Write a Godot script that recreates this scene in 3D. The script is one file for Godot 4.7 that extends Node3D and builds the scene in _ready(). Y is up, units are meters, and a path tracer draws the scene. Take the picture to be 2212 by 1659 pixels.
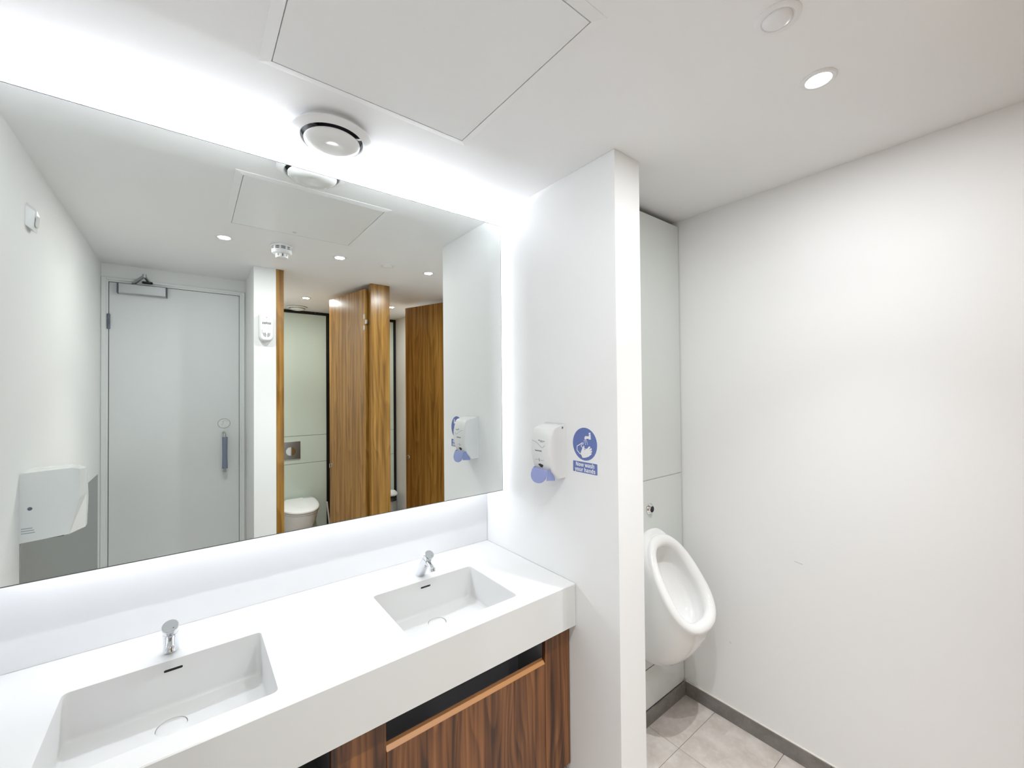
extends Node3D
# A washroom: vanity with a back-lit mirror on the left, a partition, a urinal alcove on the right; the mirror shows
# the entrance door, the hand dryer wall and two cubicles behind the camera. Mirror wall is z = 0, the room runs to +z.

const CEIL := 2.4
const X_LEFT := -0.454
const X_PART := 1.1944
const X_PART2 := 1.3417
const Z_PART := 0.824
const X_RIGHT := 1.9835
const Z_DOOR := 2.4147
const Z_CUB := 1.912
const MIRROR_Z := 0.1905

var M := {}
var taken := {}

# ------------------------------------------------------------------ mesh builder
class MB:
	var st := SurfaceTool.new()
	var grp := 1
	func _init() -> void:
		st.begin(Mesh.PRIMITIVE_TRIANGLES)
	func tri(a: Vector3, b: Vector3, c: Vector3, g: int) -> void:
		if (b - a).cross(c - a).length_squared() < 1e-18:
			return
		for v in [a, c, b]:
			st.set_smooth_group(g)
			st.add_vertex(v)
	func quad(a: Vector3, b: Vector3, c: Vector3, d: Vector3, g: int) -> void:
		tri(a, b, c, g)
		tri(a, c, d, g)
	func tri_out(a: Vector3, b: Vector3, c: Vector3, o: Vector3) -> void:
		if (b - a).cross(c - a).dot((a + b + c) / 3.0 - o) < 0.0:
			tri(a, c, b, -1)
		else:
			tri(a, b, c, -1)
	func quad_out(a: Vector3, b: Vector3, c: Vector3, d: Vector3, o: Vector3) -> void:
		tri_out(a, b, c, o)
		tri_out(a, c, d, o)
	# convex solid from two matching loops (any polygons), flat shaded
	func hull2(p: PackedVector3Array, q: PackedVector3Array) -> void:
		var o := Vector3.ZERO
		for v in p: o += v
		for v in q: o += v
		o /= float(p.size() + q.size())
		var n := p.size()
		for i in n:
			var j := (i + 1) % n
			quad_out(p[i], p[j], q[j], q[i], o)
		for i in range(1, n - 1):
			tri_out(p[0], p[i], p[i + 1], o)
			tri_out(q[0], q[i], q[i + 1], o)
	# box with chamfered edges
	func box(lo: Vector3, hi: Vector3, bev := 0.0, xf := Transform3D.IDENTITY) -> MB:
		var c := (lo + hi) * 0.5
		var h := (hi - lo) * 0.5
		var o := xf * c
		if bev <= 0.0:
			for a in 3:
				var b := (a + 1) % 3
				var d := (a + 2) % 3
				for s in [-1.0, 1.0]:
					var p := []
					for t in [[-1, -1], [1, -1], [1, 1], [-1, 1]]:
						var v := Vector3.ZERO
						v[a] = s * h[a]; v[b] = t[0] * h[b]; v[d] = t[1] * h[d]
						p.append(xf * (c + v))
					quad_out(p[0], p[1], p[2], p[3], o)
			return self
		bev = minf(bev, minf(h.x, minf(h.y, h.z)) * 0.9)
		var P := func(a: int, s: Vector3) -> Vector3:
			var v := Vector3.ZERO
			for k in 3:
				v[k] = s[k] * (h[k] if k == a else h[k] - bev)
			return xf * (c + v)
		for a in 3:
			var b := (a + 1) % 3
			var d := (a + 2) % 3
			for s in [-1.0, 1.0]:
				var p := []
				for t in [[-1, -1], [1, -1], [1, 1], [-1, 1]]:
					var v := Vector3.ZERO
					v[a] = s; v[b] = t[0]; v[d] = t[1]
					p.append(P.call(a, v))
				quad_out(p[0], p[1], p[2], p[3], o)
				for s2 in [-1.0, 1.0]:
					var v1 := Vector3.ZERO
					v1[a] = s; v1[b] = s2; v1[d] = -1.0
					var v2 := v1
					v2[d] = 1.0
					quad_out(P.call(a, v1), P.call(a, v2), P.call(b, v2), P.call(b, v1), o)
		for sx in [-1.0, 1.0]:
			for sy in [-1.0, 1.0]:
				for sz in [-1.0, 1.0]:
					var s := Vector3(sx, sy, sz)
					tri_out(P.call(0, s), P.call(1, s), P.call(2, s), o)
		return self
	# skin over rings of equal size; a new smoothing group starts where sharp holds the ring's number
	func loft(rings: Array, closed := true, cap0 := false, cap1 := false, sharp := []) -> MB:
		grp += 1
		for k in rings.size() - 1:
			if k in sharp:
				grp += 1
			var p: PackedVector3Array = rings[k]
			var q: PackedVector3Array = rings[k + 1]
			var n := p.size()
			for i in (n if closed else n - 1):
				var j := (i + 1) % n
				quad(p[i], p[j], q[j], q[i], grp)
		grp += 1
		if cap0:
			fan(rings[0], true)
		if cap1:
			fan(rings[rings.size() - 1], false)
		return self
	func fan(r: PackedVector3Array, flip: bool) -> void:
		var c := Vector3.ZERO
		for v in r: c += v
		c /= float(r.size())
		grp += 1
		for i in r.size():
			var j := (i + 1) % r.size()
			if flip: tri(c, r[j], r[i], grp)
			else: tri(c, r[i], r[j], grp)
	# turned shape round local y; profile holds (radius, height); corners sharper than 30 degrees stay sharp
	func lathe(prof: Array, seg := 32, xf := Transform3D.IDENTITY) -> MB:
		var rings := []
		var sharp := []
		for k in prof.size():
			var r := PackedVector3Array()
			for i in seg:
				var a := TAU * i / seg
				r.append(xf * Vector3(prof[k].x * cos(a), prof[k].y, prof[k].x * sin(a)))
			rings.append(r)
			if k > 0 and k < prof.size() - 1:
				var d0: Vector2 = (prof[k] - prof[k - 1]).normalized()
				var d1: Vector2 = (prof[k + 1] - prof[k]).normalized()
				if d0.dot(d1) < 0.86:
					sharp.append(k)
		return loft(rings, true, prof[0].x > 1e-5, prof[prof.size() - 1].x > 1e-5, sharp)
	# tube along a path
	func tube(path: Array, rad: float, seg := 14) -> MB:
		var rings := []
		var up := Vector3.UP
		for k in path.size():
			var d: Vector3 = (path[mini(k + 1, path.size() - 1)] - path[maxi(k - 1, 0)]).normalized()
			if absf(d.dot(up)) > 0.95:
				up = Vector3.RIGHT if absf(d.x) < 0.9 else Vector3.FORWARD
			var s := d.cross(up).normalized()
			up = s.cross(d).normalized()
			var r := PackedVector3Array()
			for i in seg:
				var a := TAU * i / seg
				r.append(path[k] + (s * cos(a) + up * sin(a)) * rad)
			rings.append(r)
		return loft(rings, true, true, true)
	# flat outline given thickness: local xy outline, z from 0 to depth, front edge eased by bev
	func prism(poly: PackedVector2Array, depth: float, xf := Transform3D.IDENTITY, bev := 0.0) -> MB:
		if Geometry2D.is_polygon_clockwise(poly):
			poly = poly.duplicate()
			poly.reverse()
		var n := poly.size()
		var ins := PackedVector2Array()
		for i in n:
			var a := (poly[i] - poly[(i + n - 1) % n]).normalized()
			var b := (poly[(i + 1) % n] - poly[i]).normalized()
			var m := Vector2(-a.y, a.x) + Vector2(-b.y, b.x)
			ins.append(poly[i] + (m / maxf(0.3, m.length_squared() * 0.5)) * bev * (1.0 if m.length() > 0.01 else 0.0))
		var R := func(pp: PackedVector2Array, z: float) -> PackedVector3Array:
			var r := PackedVector3Array()
			for v in pp: r.append(xf * Vector3(v.x, v.y, z))
			return r
		var levels := [[poly, 0.0], [poly, depth - bev]]
		if bev > 0.0:
			levels.append([ins, depth])
		for k in levels.size() - 1:
			var p: PackedVector3Array = R.call(levels[k][0], levels[k][1])
			var q: PackedVector3Array = R.call(levels[k + 1][0], levels[k + 1][1])
			grp += 1
			var g := grp
			for i in n:
				var j := (i + 1) % n
				var d0 := (poly[i] - poly[(i + n - 1) % n]).normalized()
				var d1 := (poly[j] - poly[i]).normalized()
				if d0.dot(d1) < 0.86:
					grp += 1
					g = grp
				quad(p[i], p[j], q[j], q[i], g)
		for e in [[levels[0], true], [levels[levels.size() - 1], false]]:
			var idx := Geometry2D.triangulate_polygon(e[0][0])
			var r: PackedVector3Array = R.call(e[0][0], e[0][1])
			for t in range(0, idx.size(), 3):
				var a := r[idx[t]]
				var b := r[idx[t + 1]]
				var c := r[idx[t + 2]]
				var out := xf.basis.z if not e[1] else -xf.basis.z
				if (b - a).cross(c - a).dot(out) < 0.0: tri(a, c, b, -1)
				else: tri(a, b, c, -1)
		return self
	func mesh() -> ArrayMesh:
		st.generate_normals()
		return st.commit()

# ------------------------------------------------------------------ scene helpers
func numbered(called: String) -> String:
	var n: int = taken.get(called, -1) + 1
	taken[called] = n
	return called if n == 0 else "%s_%03d" % [called, n]

func part(called: String, mb: MB, m: Material, parent: Node3D) -> MeshInstance3D:
	var o := MeshInstance3D.new()
	o.mesh = mb.mesh()
	o.material_override = m
	o.name = called
	o.cast_shadow = GeometryInstance3D.SHADOW_CASTING_SETTING_ON
	parent.add_child(o, true)
	return o

func share(called: String, mesh: Mesh, m: Material, parent: Node3D, at: Vector3) -> MeshInstance3D:
	var o := MeshInstance3D.new()
	o.mesh = mesh
	o.material_override = m
	o.name = called
	o.position = at
	parent.add_child(o, true)
	return o

func thing(called: String, label: String, category: String, at := Vector3.ZERO, basis := Basis.IDENTITY, group := "") -> Node3D:
	var o := Node3D.new()
	o.name = numbered(called)
	add_child(o)
	o.transform = Transform3D(basis, at)
	o.set_meta("label", label)
	o.set_meta("category", category)
	if group: o.set_meta("group", group)
	return o

func tag(o: Node, label: String, category: String, group := "") -> void:
	o.set_meta("label", label)
	o.set_meta("category", category)
	if group: o.set_meta("group", group)

func struct(called: String, mb: MB, m: Material, label: String, category: String) -> MeshInstance3D:
	var o := part(called, mb, m, self)
	o.set_meta("kind", "structure")
	tag(o, label, category)
	return o

func mat(c: Color, rough := 0.5, metal := 0.0, spec := 0.5) -> StandardMaterial3D:
	var m := StandardMaterial3D.new()
	m.albedo_color = c
	m.roughness = rough
	m.metallic = metal
	m.metallic_specular = spec
	return m

func rrect(w: float, h: float, r: float, n := 6, c := Vector2.ZERO) -> PackedVector2Array:
	var p := PackedVector2Array()
	for k in 4:
		var o := Vector2((w * 0.5 - r) * (1 if k in [0, 3] else -1), (h * 0.5 - r) * (1 if k < 2 else -1))
		for i in n + 1:
			var a := PI * 0.5 * (k + float(i) / n)
			p.append(c + o + Vector2(cos(a), sin(a)) * r)
	return p

func ellipse(rx: float, ry: float, n := 40, c := Vector2.ZERO) -> PackedVector2Array:
	var p := PackedVector2Array()
	for i in n:
		p.append(c + Vector2(cos(TAU * i / n) * rx, sin(TAU * i / n) * ry))
	return p

func stroke(path: Array, w: float) -> PackedVector2Array:
	var a := PackedVector2Array()
	var b := PackedVector2Array()
	for k in path.size():
		var d: Vector2 = (path[mini(k + 1, path.size() - 1)] - path[maxi(k - 1, 0)]).normalized()
		a.append(path[k] + Vector2(-d.y, d.x) * w * 0.5)
		b.append(path[k] - Vector2(-d.y, d.x) * w * 0.5)
	b.reverse()
	a.append_array(b)
	return a

func text_part(called: String, txt: String, size: float, depth: float, m: Material, parent: Node3D, at: Vector3, bold := true, turn := 0.0, stretch := 1.0) -> void:
	var t := TextMesh.new()
	var f := SystemFont.new()
	f.font_names = PackedStringArray(["Droid Sans"])
	f.font_weight = 700 if bold else 400
	t.font = f
	t.text = txt
	t.font_size = 64
	t.pixel_size = size / 64.0
	t.depth = depth
	t.curve_step = 2.0
	var o := MeshInstance3D.new()
	o.mesh = t
	o.material_override = m
	o.name = called
	o.transform = Transform3D(Basis(Vector3.BACK, turn) * Basis.from_scale(Vector3(stretch, 1, 1)), at)
	parent.add_child(o, true)

# wood veneer: cathedral arches and fine vertical streaks, 0.65 m x 2.4 m
func wood_texture(rng_seed: int, dark: Color, mid: Color, light: Color, centres: Array) -> ImageTexture:
	var w := 512
	var h := 768
	var im := Image.create(w, h, false, Image.FORMAT_RGB8)
	var n1 := FastNoiseLite.new()
	n1.seed = rng_seed
	n1.frequency = 1.0
	n1.fractal_octaves = 2
	var n2 := FastNoiseLite.new()
	n2.seed = rng_seed + 5
	n2.frequency = 1.0
	n2.fractal_octaves = 3
	for y in h:
		var v := 2.4 * y / h
		for x in w:
			var u := 0.65 * x / w
			var warp := 0.035 * n1.get_noise_2d(u * 5.0, v * 1.1)
			var uu := u + warp
			var best := 1e9
			for c in centres:
				best = minf(best, absf(uu - c))
			var t := best * best * 300.0 + v * 2.1 + 0.7 * n1.get_noise_2d(u * 9.0 + 30.0, v * 1.6)
			var ring := t - floorf(t)
			ring = smoothstep(0.0, 0.75, ring) * (1.0 - smoothstep(0.85, 1.0, ring))
			var streak := n2.get_noise_2d(u * 210.0, v * 3.0)
			var wide := n1.get_noise_2d(u * 26.0 + 70.0, v * 0.8)
			var k := clampf(0.30 * ring + 0.34 + 0.22 * streak + 0.62 * wide, 0.0, 1.0)
			var col := dark.lerp(mid, minf(k * 2.0, 1.0)).lerp(light, maxf(0.0, k * 2.0 - 1.0))
			im.set_pixel(x, y, col)
	return ImageTexture.create_from_image(im)

func wood(tex: Texture2D, off: Vector3, rough := 0.32) -> StandardMaterial3D:
	var m := mat(Color.WHITE, rough)
	m.albedo_texture = tex
	m.uv1_triplanar = true
	m.uv1_triplanar_sharpness = 8.0
	m.uv1_scale = Vector3(1.0 / 0.65, 1.0 / 2.4, 1.0 / 0.65)
	m.uv1_offset = off
	return m

func stone_texture(rng_seed: int, a: Color, b: Color, c: Color) -> ImageTexture:
	var w := 512
	var im := Image.create(w, w, false, Image.FORMAT_RGB8)
	var n1 := FastNoiseLite.new()
	n1.seed = rng_seed
	n1.frequency = 0.011
	n1.fractal_octaves = 4
	var n2 := FastNoiseLite.new()
	n2.seed = rng_seed + 9
	n2.frequency = 0.06
	n2.fractal_octaves = 3
	for y in w:
		for x in w:
			var k := clampf(0.5 + 0.85 * n1.get_noise_2d(x, y), 0.0, 1.0)
			var f := n2.get_noise_2d(x, y)
			var col := a.lerp(b, k).lerp(c, clampf(0.5 * f, 0.0, 0.5))
			im.set_pixel(x, y, col)
	return ImageTexture.create_from_image(im)

func stone(tex: Texture2D, off: Vector3, rough: float, scale: float) -> StandardMaterial3D:
	var m := mat(Color.WHITE, rough)
	m.albedo_texture = tex
	m.uv1_triplanar = true
	m.uv1_world_triplanar = true
	m.uv1_scale = Vector3.ONE * scale
	m.uv1_offset = off
	return m

func glow(c: Color, e: float) -> StandardMaterial3D:
	var m := mat(c, 0.5)
	m.emission_enabled = true
	m.emission = c
	m.emission_energy_multiplier = e
	return m

const FACE_LEFTWARD := Basis(Vector3(0, 0, 1), Vector3(0, 1, 0), Vector3(-1, 0, 0))   # mounted on a wall that faces -x
const FACE_RIGHTWARD := Basis(Vector3(0, 0, -1), Vector3(0, 1, 0), Vector3(1, 0, 0))  # mounted on a wall that faces +x
const FACE_MIRROR := Basis(Vector3(-1, 0, 0), Vector3(0, 1, 0), Vector3(0, 0, -1))    # mounted on a wall that faces the mirror
const HANG := Basis(Vector3(1, 0, 0), Vector3(0, -1, 0), Vector3(0, 0, -1))           # lathed about -y, hung from the ceiling

const LED := Color(0.955, 0.97, 1.0)
const WARM := Color(0.975, 0.988, 1.0)
const LED_POWER := 0.165
const LED_TOP := 0.72
const SPOT_POWER := 1.45
const SPILL_POWER := 0.46

# ------------------------------------------------------------------ build
func _ready() -> void:
	var cam := Camera3D.new()
	cam.name = "camera"
	cam.transform = Transform3D(Basis(Vector3(0.788803837, -0.00899912968, 0.614579142), Vector3(-0.000830248, 0.9998763, 0.0157065525), Vector3(-0.614644464, -0.0128996422, 0.78869879)), Vector3(0, 1.54532813, 1.75238257))
	cam.fov = rad_to_deg(2.0 * atan(829.5 / 895.9143))
	cam.near = 0.02
	cam.current = true
	add_child(cam)
	var we := WorldEnvironment.new()
	we.name = "surroundings"
	var env := Environment.new()
	env.background_mode = Environment.BG_COLOR
	env.background_color = Color(0, 0, 0)
	env.tonemap_mode = Environment.TONE_MAPPER_LINEAR
	env.tonemap_exposure = 1.14
	env.sdfgi_enabled = true
	env.ssao_enabled = true
	env.ssil_enabled = true
	we.environment = env
	add_child(we)
	materials()
	shell()
	ceiling_things()
	vanity()
	mirror()
	partition_things()
	urinal_bay()
	left_wall_things()
	entrance()
	cubicles()

func materials() -> void:
	M.wall = mat(Color(0.962, 0.963, 0.962), 0.55, 0.0, 0.35)
	M.ceiling = mat(Color(0.966, 0.967, 0.967), 0.6, 0.0, 0.3)
	M.hatch = mat(Color(0.958, 0.96, 0.96), 0.32, 0.0, 0.4)
	M.gloss_white = mat(Color(0.94, 0.945, 0.94), 0.12)
	M.solid_surface = mat(Color(0.90, 0.901, 0.897), 0.32, 0.0, 0.42)
	M.ceramic = mat(Color(0.95, 0.95, 0.945), 0.07)
	M.plastic = mat(Color(0.93, 0.93, 0.93), 0.3)
	M.plastic_dull = mat(Color(0.88, 0.88, 0.885), 0.5)
	M.chrome = mat(Color(0.86, 0.87, 0.88), 0.06, 1.0)
	M.satin = mat(Color(0.72, 0.73, 0.73), 0.28, 1.0)
	M.cap_grey = mat(Color(0.70, 0.72, 0.725), 0.42, 0.6)
	M.brushed = mat(Color(0.70, 0.71, 0.70), 0.34, 1.0)
	M.mirror = mat(Color(0.93, 0.945, 0.935), 0.0, 1.0)
	M.mirror_edge = mat(Color(0.40, 0.42, 0.42), 0.4)
	M.black = mat(Color(0.035, 0.035, 0.04), 0.45)
	M.dark = mat(Color(0.13, 0.13, 0.14), 0.5)
	M.liner = mat(Color(0.54, 0.54, 0.56), 0.3)
	M.glass_panel = mat(Color(0.865, 0.885, 0.873), 0.06)
	M.splash = mat(Color(0.93, 0.935, 0.94), 0.3, 0.0, 0.35)
	M.cub_panel = mat(Color(0.835, 0.885, 0.835), 0.06)
	M.door_paint = mat(Color(0.90, 0.912, 0.912), 0.4)
	M.frame_paint = mat(Color(0.92, 0.93, 0.93), 0.4)
	M.blue = mat(Color(0.41, 0.475, 0.72), 0.45)
	M.lever = mat(Color(0.60, 0.64, 0.84), 0.35)
	M.print_white = mat(Color(0.95, 0.95, 0.95), 0.5)
	M.print_grey = mat(Color(0.42, 0.45, 0.50), 0.5)
	M.print_blue = mat(Color(0.62, 0.69, 0.77), 0.5)
	M.sleeve = mat(Color(0.50, 0.54, 0.61), 0.75)
	M.grout = mat(Color(0.55, 0.50, 0.46), 0.8)
	M.caulk = mat(Color(0.88, 0.86, 0.83), 0.5)
	M.rust = mat(Color(0.42, 0.30, 0.18), 0.8)
	M.clear = mat(Color(0.97, 0.98, 0.98, 0.25), 0.1)
	M.clear.transparency = BaseMaterial3D.TRANSPARENCY_ALPHA
	var walnut := wood_texture(11, Color(0.22, 0.12, 0.055), Color(0.44, 0.27, 0.14), Color(0.60, 0.395, 0.225), [0.11, 0.31, 0.55])
	var oak := wood_texture(31, Color(0.48, 0.335, 0.145), Color(0.62, 0.45, 0.205), Color(0.71, 0.535, 0.27), [0.08, 0.30, 0.52])
	M.walnut = []
	for k in 4:
		M.walnut.append(wood(walnut, Vector3(0.13 + 0.37 * k, 0.21 * k, 0.29 * k)))
	M.lip = mat(Color(0.72, 0.50, 0.29), 0.4)
	M.oak = []
	for k in 4:
		M.oak.append(wood(oak, Vector3(0.1 + 0.31 * k, 0.0, 0.17 + 0.23 * k), 0.26))
	var st := stone_texture(3, Color(0.745, 0.705, 0.675), Color(0.84, 0.81, 0.785), Color(0.88, 0.86, 0.84))
	M.tile = []
	for k in 3:
		M.tile.append(stone(st, Vector3(0.37 * k, 0.0, 0.53 * k), 0.45, 1.1))
	var sk := stone_texture(8, Color(0.47, 0.455, 0.44), Color(0.55, 0.53, 0.515), Color(0.62, 0.60, 0.585))
	M.skirt = []
	for k in 3:
		M.skirt.append(stone(sk, Vector3(0.21 * k, 0.4 * k, 0.33 * k), 0.5, 1.6))

func shell() -> void:
	# floor slab with its tiles: 0.6 x 0.29 m, joints at x = 1.66 and z = 0.764
	var f := struct("floor", MB.new().box(Vector3(-0.6, -0.12, -0.15), Vector3(2.12, -0.011, 3.66)), M.grout, "stone-look beige floor tiles with fine grout joints", "floor")
	var gap := 0.0016
	var n := 0
	var meshes := {}
	for i in range(-4, 2):
		for j in range(-3, 11):
			var x0 := maxf(1.66 + 0.6 * i, X_LEFT)
			var x1 := minf(1.66 + 0.6 * (i + 1), X_RIGHT)
			var z0 := maxf(0.764 + 0.29 * j, 0.0)
			var z1 := minf(0.764 + 0.29 * (j + 1), 3.5)
			if x1 - x0 < 0.02 or z1 - z0 < 0.02:
				continue
			var s := Vector3(x1 - x0 - gap, 0.012, z1 - z0 - gap)
			var key := "%.3f %.3f" % [s.x, s.z]
			if not meshes.has(key):
				meshes[key] = MB.new().box(-s * 0.5, s * 0.5, 0.0012).mesh()
			share("tile", meshes[key], M.tile[(i * 2 + j + 20) % 3], f, Vector3((x0 + x1) * 0.5, -0.006, (z0 + z1) * 0.5))
			n += 1
	struct("ceiling", MB.new().box(Vector3(-0.6, CEIL, -0.15), Vector3(2.12, CEIL + 0.12, 3.66)), M.ceiling, "plain white plasterboard ceiling", "ceiling")
	struct("wall_mirror", MB.new().box(Vector3(-0.6, -0.12, -0.15), Vector3(2.12, CEIL + 0.1, 0.0)), M.wall, "white wall behind the mirror and vanity", "wall")
	struct("wall_left", MB.new().box(Vector3(-0.6, -0.12, 0.0), Vector3(X_LEFT, CEIL, 2.56)), M.wall, "white wall carrying the hand dryer, seen in the mirror", "wall")
	struct("wall_right", MB.new().box(Vector3(X_RIGHT, -0.12, 0.0), Vector3(2.12, CEIL, 3.66)), M.wall, "large plain white wall at the right", "wall")
	var wr: Node3D = get_node("wall_right")
	for k in [[0.3616, 0.839, 0.010, 0.5], [0.8192, 1.118, 0.03, 0.15]]:
		part("scuff", MB.new().box(Vector3(-0.0002, -0.0007, -0.5 * k[2]), Vector3(0.0, 0.0007, 0.5 * k[2]), 0.0, Transform3D(Basis(Vector3.RIGHT, k[3]), Vector3(X_RIGHT, k[0], k[1]))), M.cap_grey, wr)
	struct("wall_partition", MB.new().box(Vector3(X_PART, -0.011, 0.0), Vector3(X_PART2, CEIL, Z_PART), 0.0012), M.wall, "white partition between vanity and urinal", "wall")
	struct("wall_entrance", MB.new().box(Vector3(X_LEFT, -0.12, Z_DOOR), Vector3(0.3462, CEIL, 2.56)), M.wall, "white wall around the entrance door, seen in the mirror", "wall")
	struct("wall_stub", MB.new().box(Vector3(0.3462, -0.12, Z_CUB), Vector3(0.4794, CEIL, 3.66), 0.0012), M.wall, "narrow white wall end beside the entrance door, seen in the mirror", "wall")
	struct("wall_cubicle", MB.new().box(Vector3(0.4794, -0.12, 3.49), Vector3(X_RIGHT, CEIL, 3.66)), M.wall, "wall behind the cubicle panels", "wall")
	# tiled skirting along the right wall and under the urinal panels
	skirting("baseboard_right", "grey tile skirting along the foot of the right wall", Vector3(X_RIGHT - 0.009, 0, 0.62), Vector3(X_RIGHT, 0.066, 1.91), true)
	skirting("baseboard_urinal", "grey tile skirting below the urinal panels", Vector3(X_PART2, 0, 0.6096), Vector3(X_RIGHT - 0.01, 0.066, 0.6186), false)
	skirting("baseboard_partition", "grey tile skirting on the urinal side of the partition", Vector3(X_PART2, 0, 0.62), Vector3(X_PART2 + 0.009, 0.066, Z_PART), true)
	skirting("baseboard_left", "grey tile skirting along the foot of the dryer wall", Vector3(X_LEFT, 0, 0.62), Vector3(X_LEFT + 0.009, 0.066, 2.40), true)
	var c := struct("trim_1", MB.new().box(Vector3(X_RIGHT - 0.0085, 0.0665, 0.619), Vector3(X_RIGHT, 0.0715, 1.91), 0.001), M.caulk, "pale sealant bead above the right skirting", "trim")
	c.cast_shadow = GeometryInstance3D.SHADOW_CASTING_SETTING_ON

func skirting(called: String, label: String, lo: Vector3, hi: Vector3, along_z: bool) -> void:
	var root := Node3D.new()
	root.name = called
	add_child(root)
	root.set_meta("kind", "structure")
	tag(root, label, "skirting")
	var a := 2 if along_z else 0
	var at := lo[a]
	var k := 0
	while at < hi[a] - 0.01:
		var to := minf(at + 0.6, hi[a])
		var l := lo
		var h := hi
		l[a] = at
		h[a] = to - 0.0015
		var s := h - l
		share("tile", MB.new().box(-s * 0.5, s * 0.5, 0.001).mesh(), M.skirt[k % 3], root, (l + h) * 0.5)
		at = to
		k += 1

# ------------------------------------------------------------------ ceiling
func downlight(at: Vector2, label: String, power: float, col: Color) -> void:
	var t := thing("recessed_downlight", label, "downlight", Vector3(at.x, CEIL, at.y), HANG, "recessed ceiling downlights")
	part("bezel", MB.new().lathe([Vector2(0.0425, -0.0005), Vector2(0.0425, 0.002), Vector2(0.039, 0.0045), Vector2(0.031, 0.0045), Vector2(0.0285, 0.0015), Vector2(0.0285, -0.0005)], 40), M.plastic, t)
	part("lens_light", MB.new().lathe([Vector2(0.0, 0.0025), Vector2(0.014, 0.0022), Vector2(0.0275, 0.001), Vector2(0.0275, -0.0005), Vector2(0.0, -0.0005)], 32), glow(col, 14.0), t)
	var l := SpotLight3D.new()
	l.name = "lamp"
	l.light_color = col
	l.light_energy = power
	l.light_size = 0.01
	l.spot_range = 8.0
	l.spot_angle = 40.0
	l.spot_angle_attenuation = 1.0
	l.spot_attenuation = 2.0
	l.shadow_enabled = true
	l.transform = Transform3D(Basis(Vector3(1, 0, 0), -PI / 2).orthonormalized(), Vector3(0, 0, 0))
	l.basis = Basis(Vector3(1, 0, 0), Vector3(0, 0, -1), Vector3(0, 1, 0)).orthonormalized()
	t.add_child(l)
	# t hangs with local +y pointing down; the spot shines along its own -z
	l.basis = Basis(Vector3(1, 0, 0), Vector3(0, 0, 1), Vector3(0, -1, 0))
	l.position = Vector3(0, 0.0015, 0)
	# the frosted lens also spills light evenly to the sides
	var a := AreaLight3D.new()
	a.name = "lens_spill"
	a.light_color = col
	a.light_energy = SPILL_POWER * power / SPOT_POWER
	a.area_size = Vector2(0.038, 0.038)
	a.area_normalize_energy = true
	a.area_range = 8.0
	a.area_attenuation = 2.0
	a.shadow_enabled = true
	a.basis = Basis(Vector3(1, 0, 0), Vector3(0, 0, 1), Vector3(0, -1, 0))
	a.position = Vector3(0, 0.006, 0)
	t.add_child(a)

func valve(called: String, label: String, at: Vector2, s: float, drop: float) -> void:
	var t := thing(called, label, "air valve", Vector3(at.x, CEIL - drop, at.y), HANG)
	if drop > 0.0:
		part("neck", MB.new().lathe([Vector2(0.096 * s, -drop), Vector2(0.096 * s, 0.002)], 48), M.plastic_dull, t)
	part("rim", MB.new().lathe([Vector2(0.098, 0.0), Vector2(0.112, 0.006), Vector2(0.113, 0.010), Vector2(0.106, 0.0135), Vector2(0.095, 0.018), Vector2(0.091, 0.020), Vector2(0.088, 0.018), Vector2(0.087, 0.004), Vector2(0.087, 0.0)].map(func(v): return v * s), 56), M.plastic, t)
	part("throat", MB.new().lathe([Vector2(0.0865, 0.0), Vector2(0.0865, 0.003), Vector2(0.0, 0.003)].map(func(v): return v * s), 40), M.dark, t)
	part("stem", MB.new().lathe([Vector2(0.006, 0.003), Vector2(0.006, 0.03)].map(func(v): return v * s), 12), M.satin, t)
	for k in 3:
		var a := TAU * k / 3.0 + 0.5
		part("bracket", MB.new().box(Vector3(0.02, 0.004, -0.004) * s, Vector3(0.086, 0.008, 0.004) * s, 0.0, Transform3D(Basis(Vector3.UP, a), Vector3.ZERO)), M.satin, t)
	part("disc", MB.new().lathe([Vector2(0.0765, 0.021), Vector2(0.079, 0.0235), Vector2(0.078, 0.027), Vector2(0.070, 0.0335), Vector2(0.055, 0.038), Vector2(0.038, 0.039), Vector2(0.022, 0.0365), Vector2(0.010, 0.033), Vector2(0.0, 0.032)].map(func(v): return v * s), 56), M.gloss_white, t)

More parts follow.
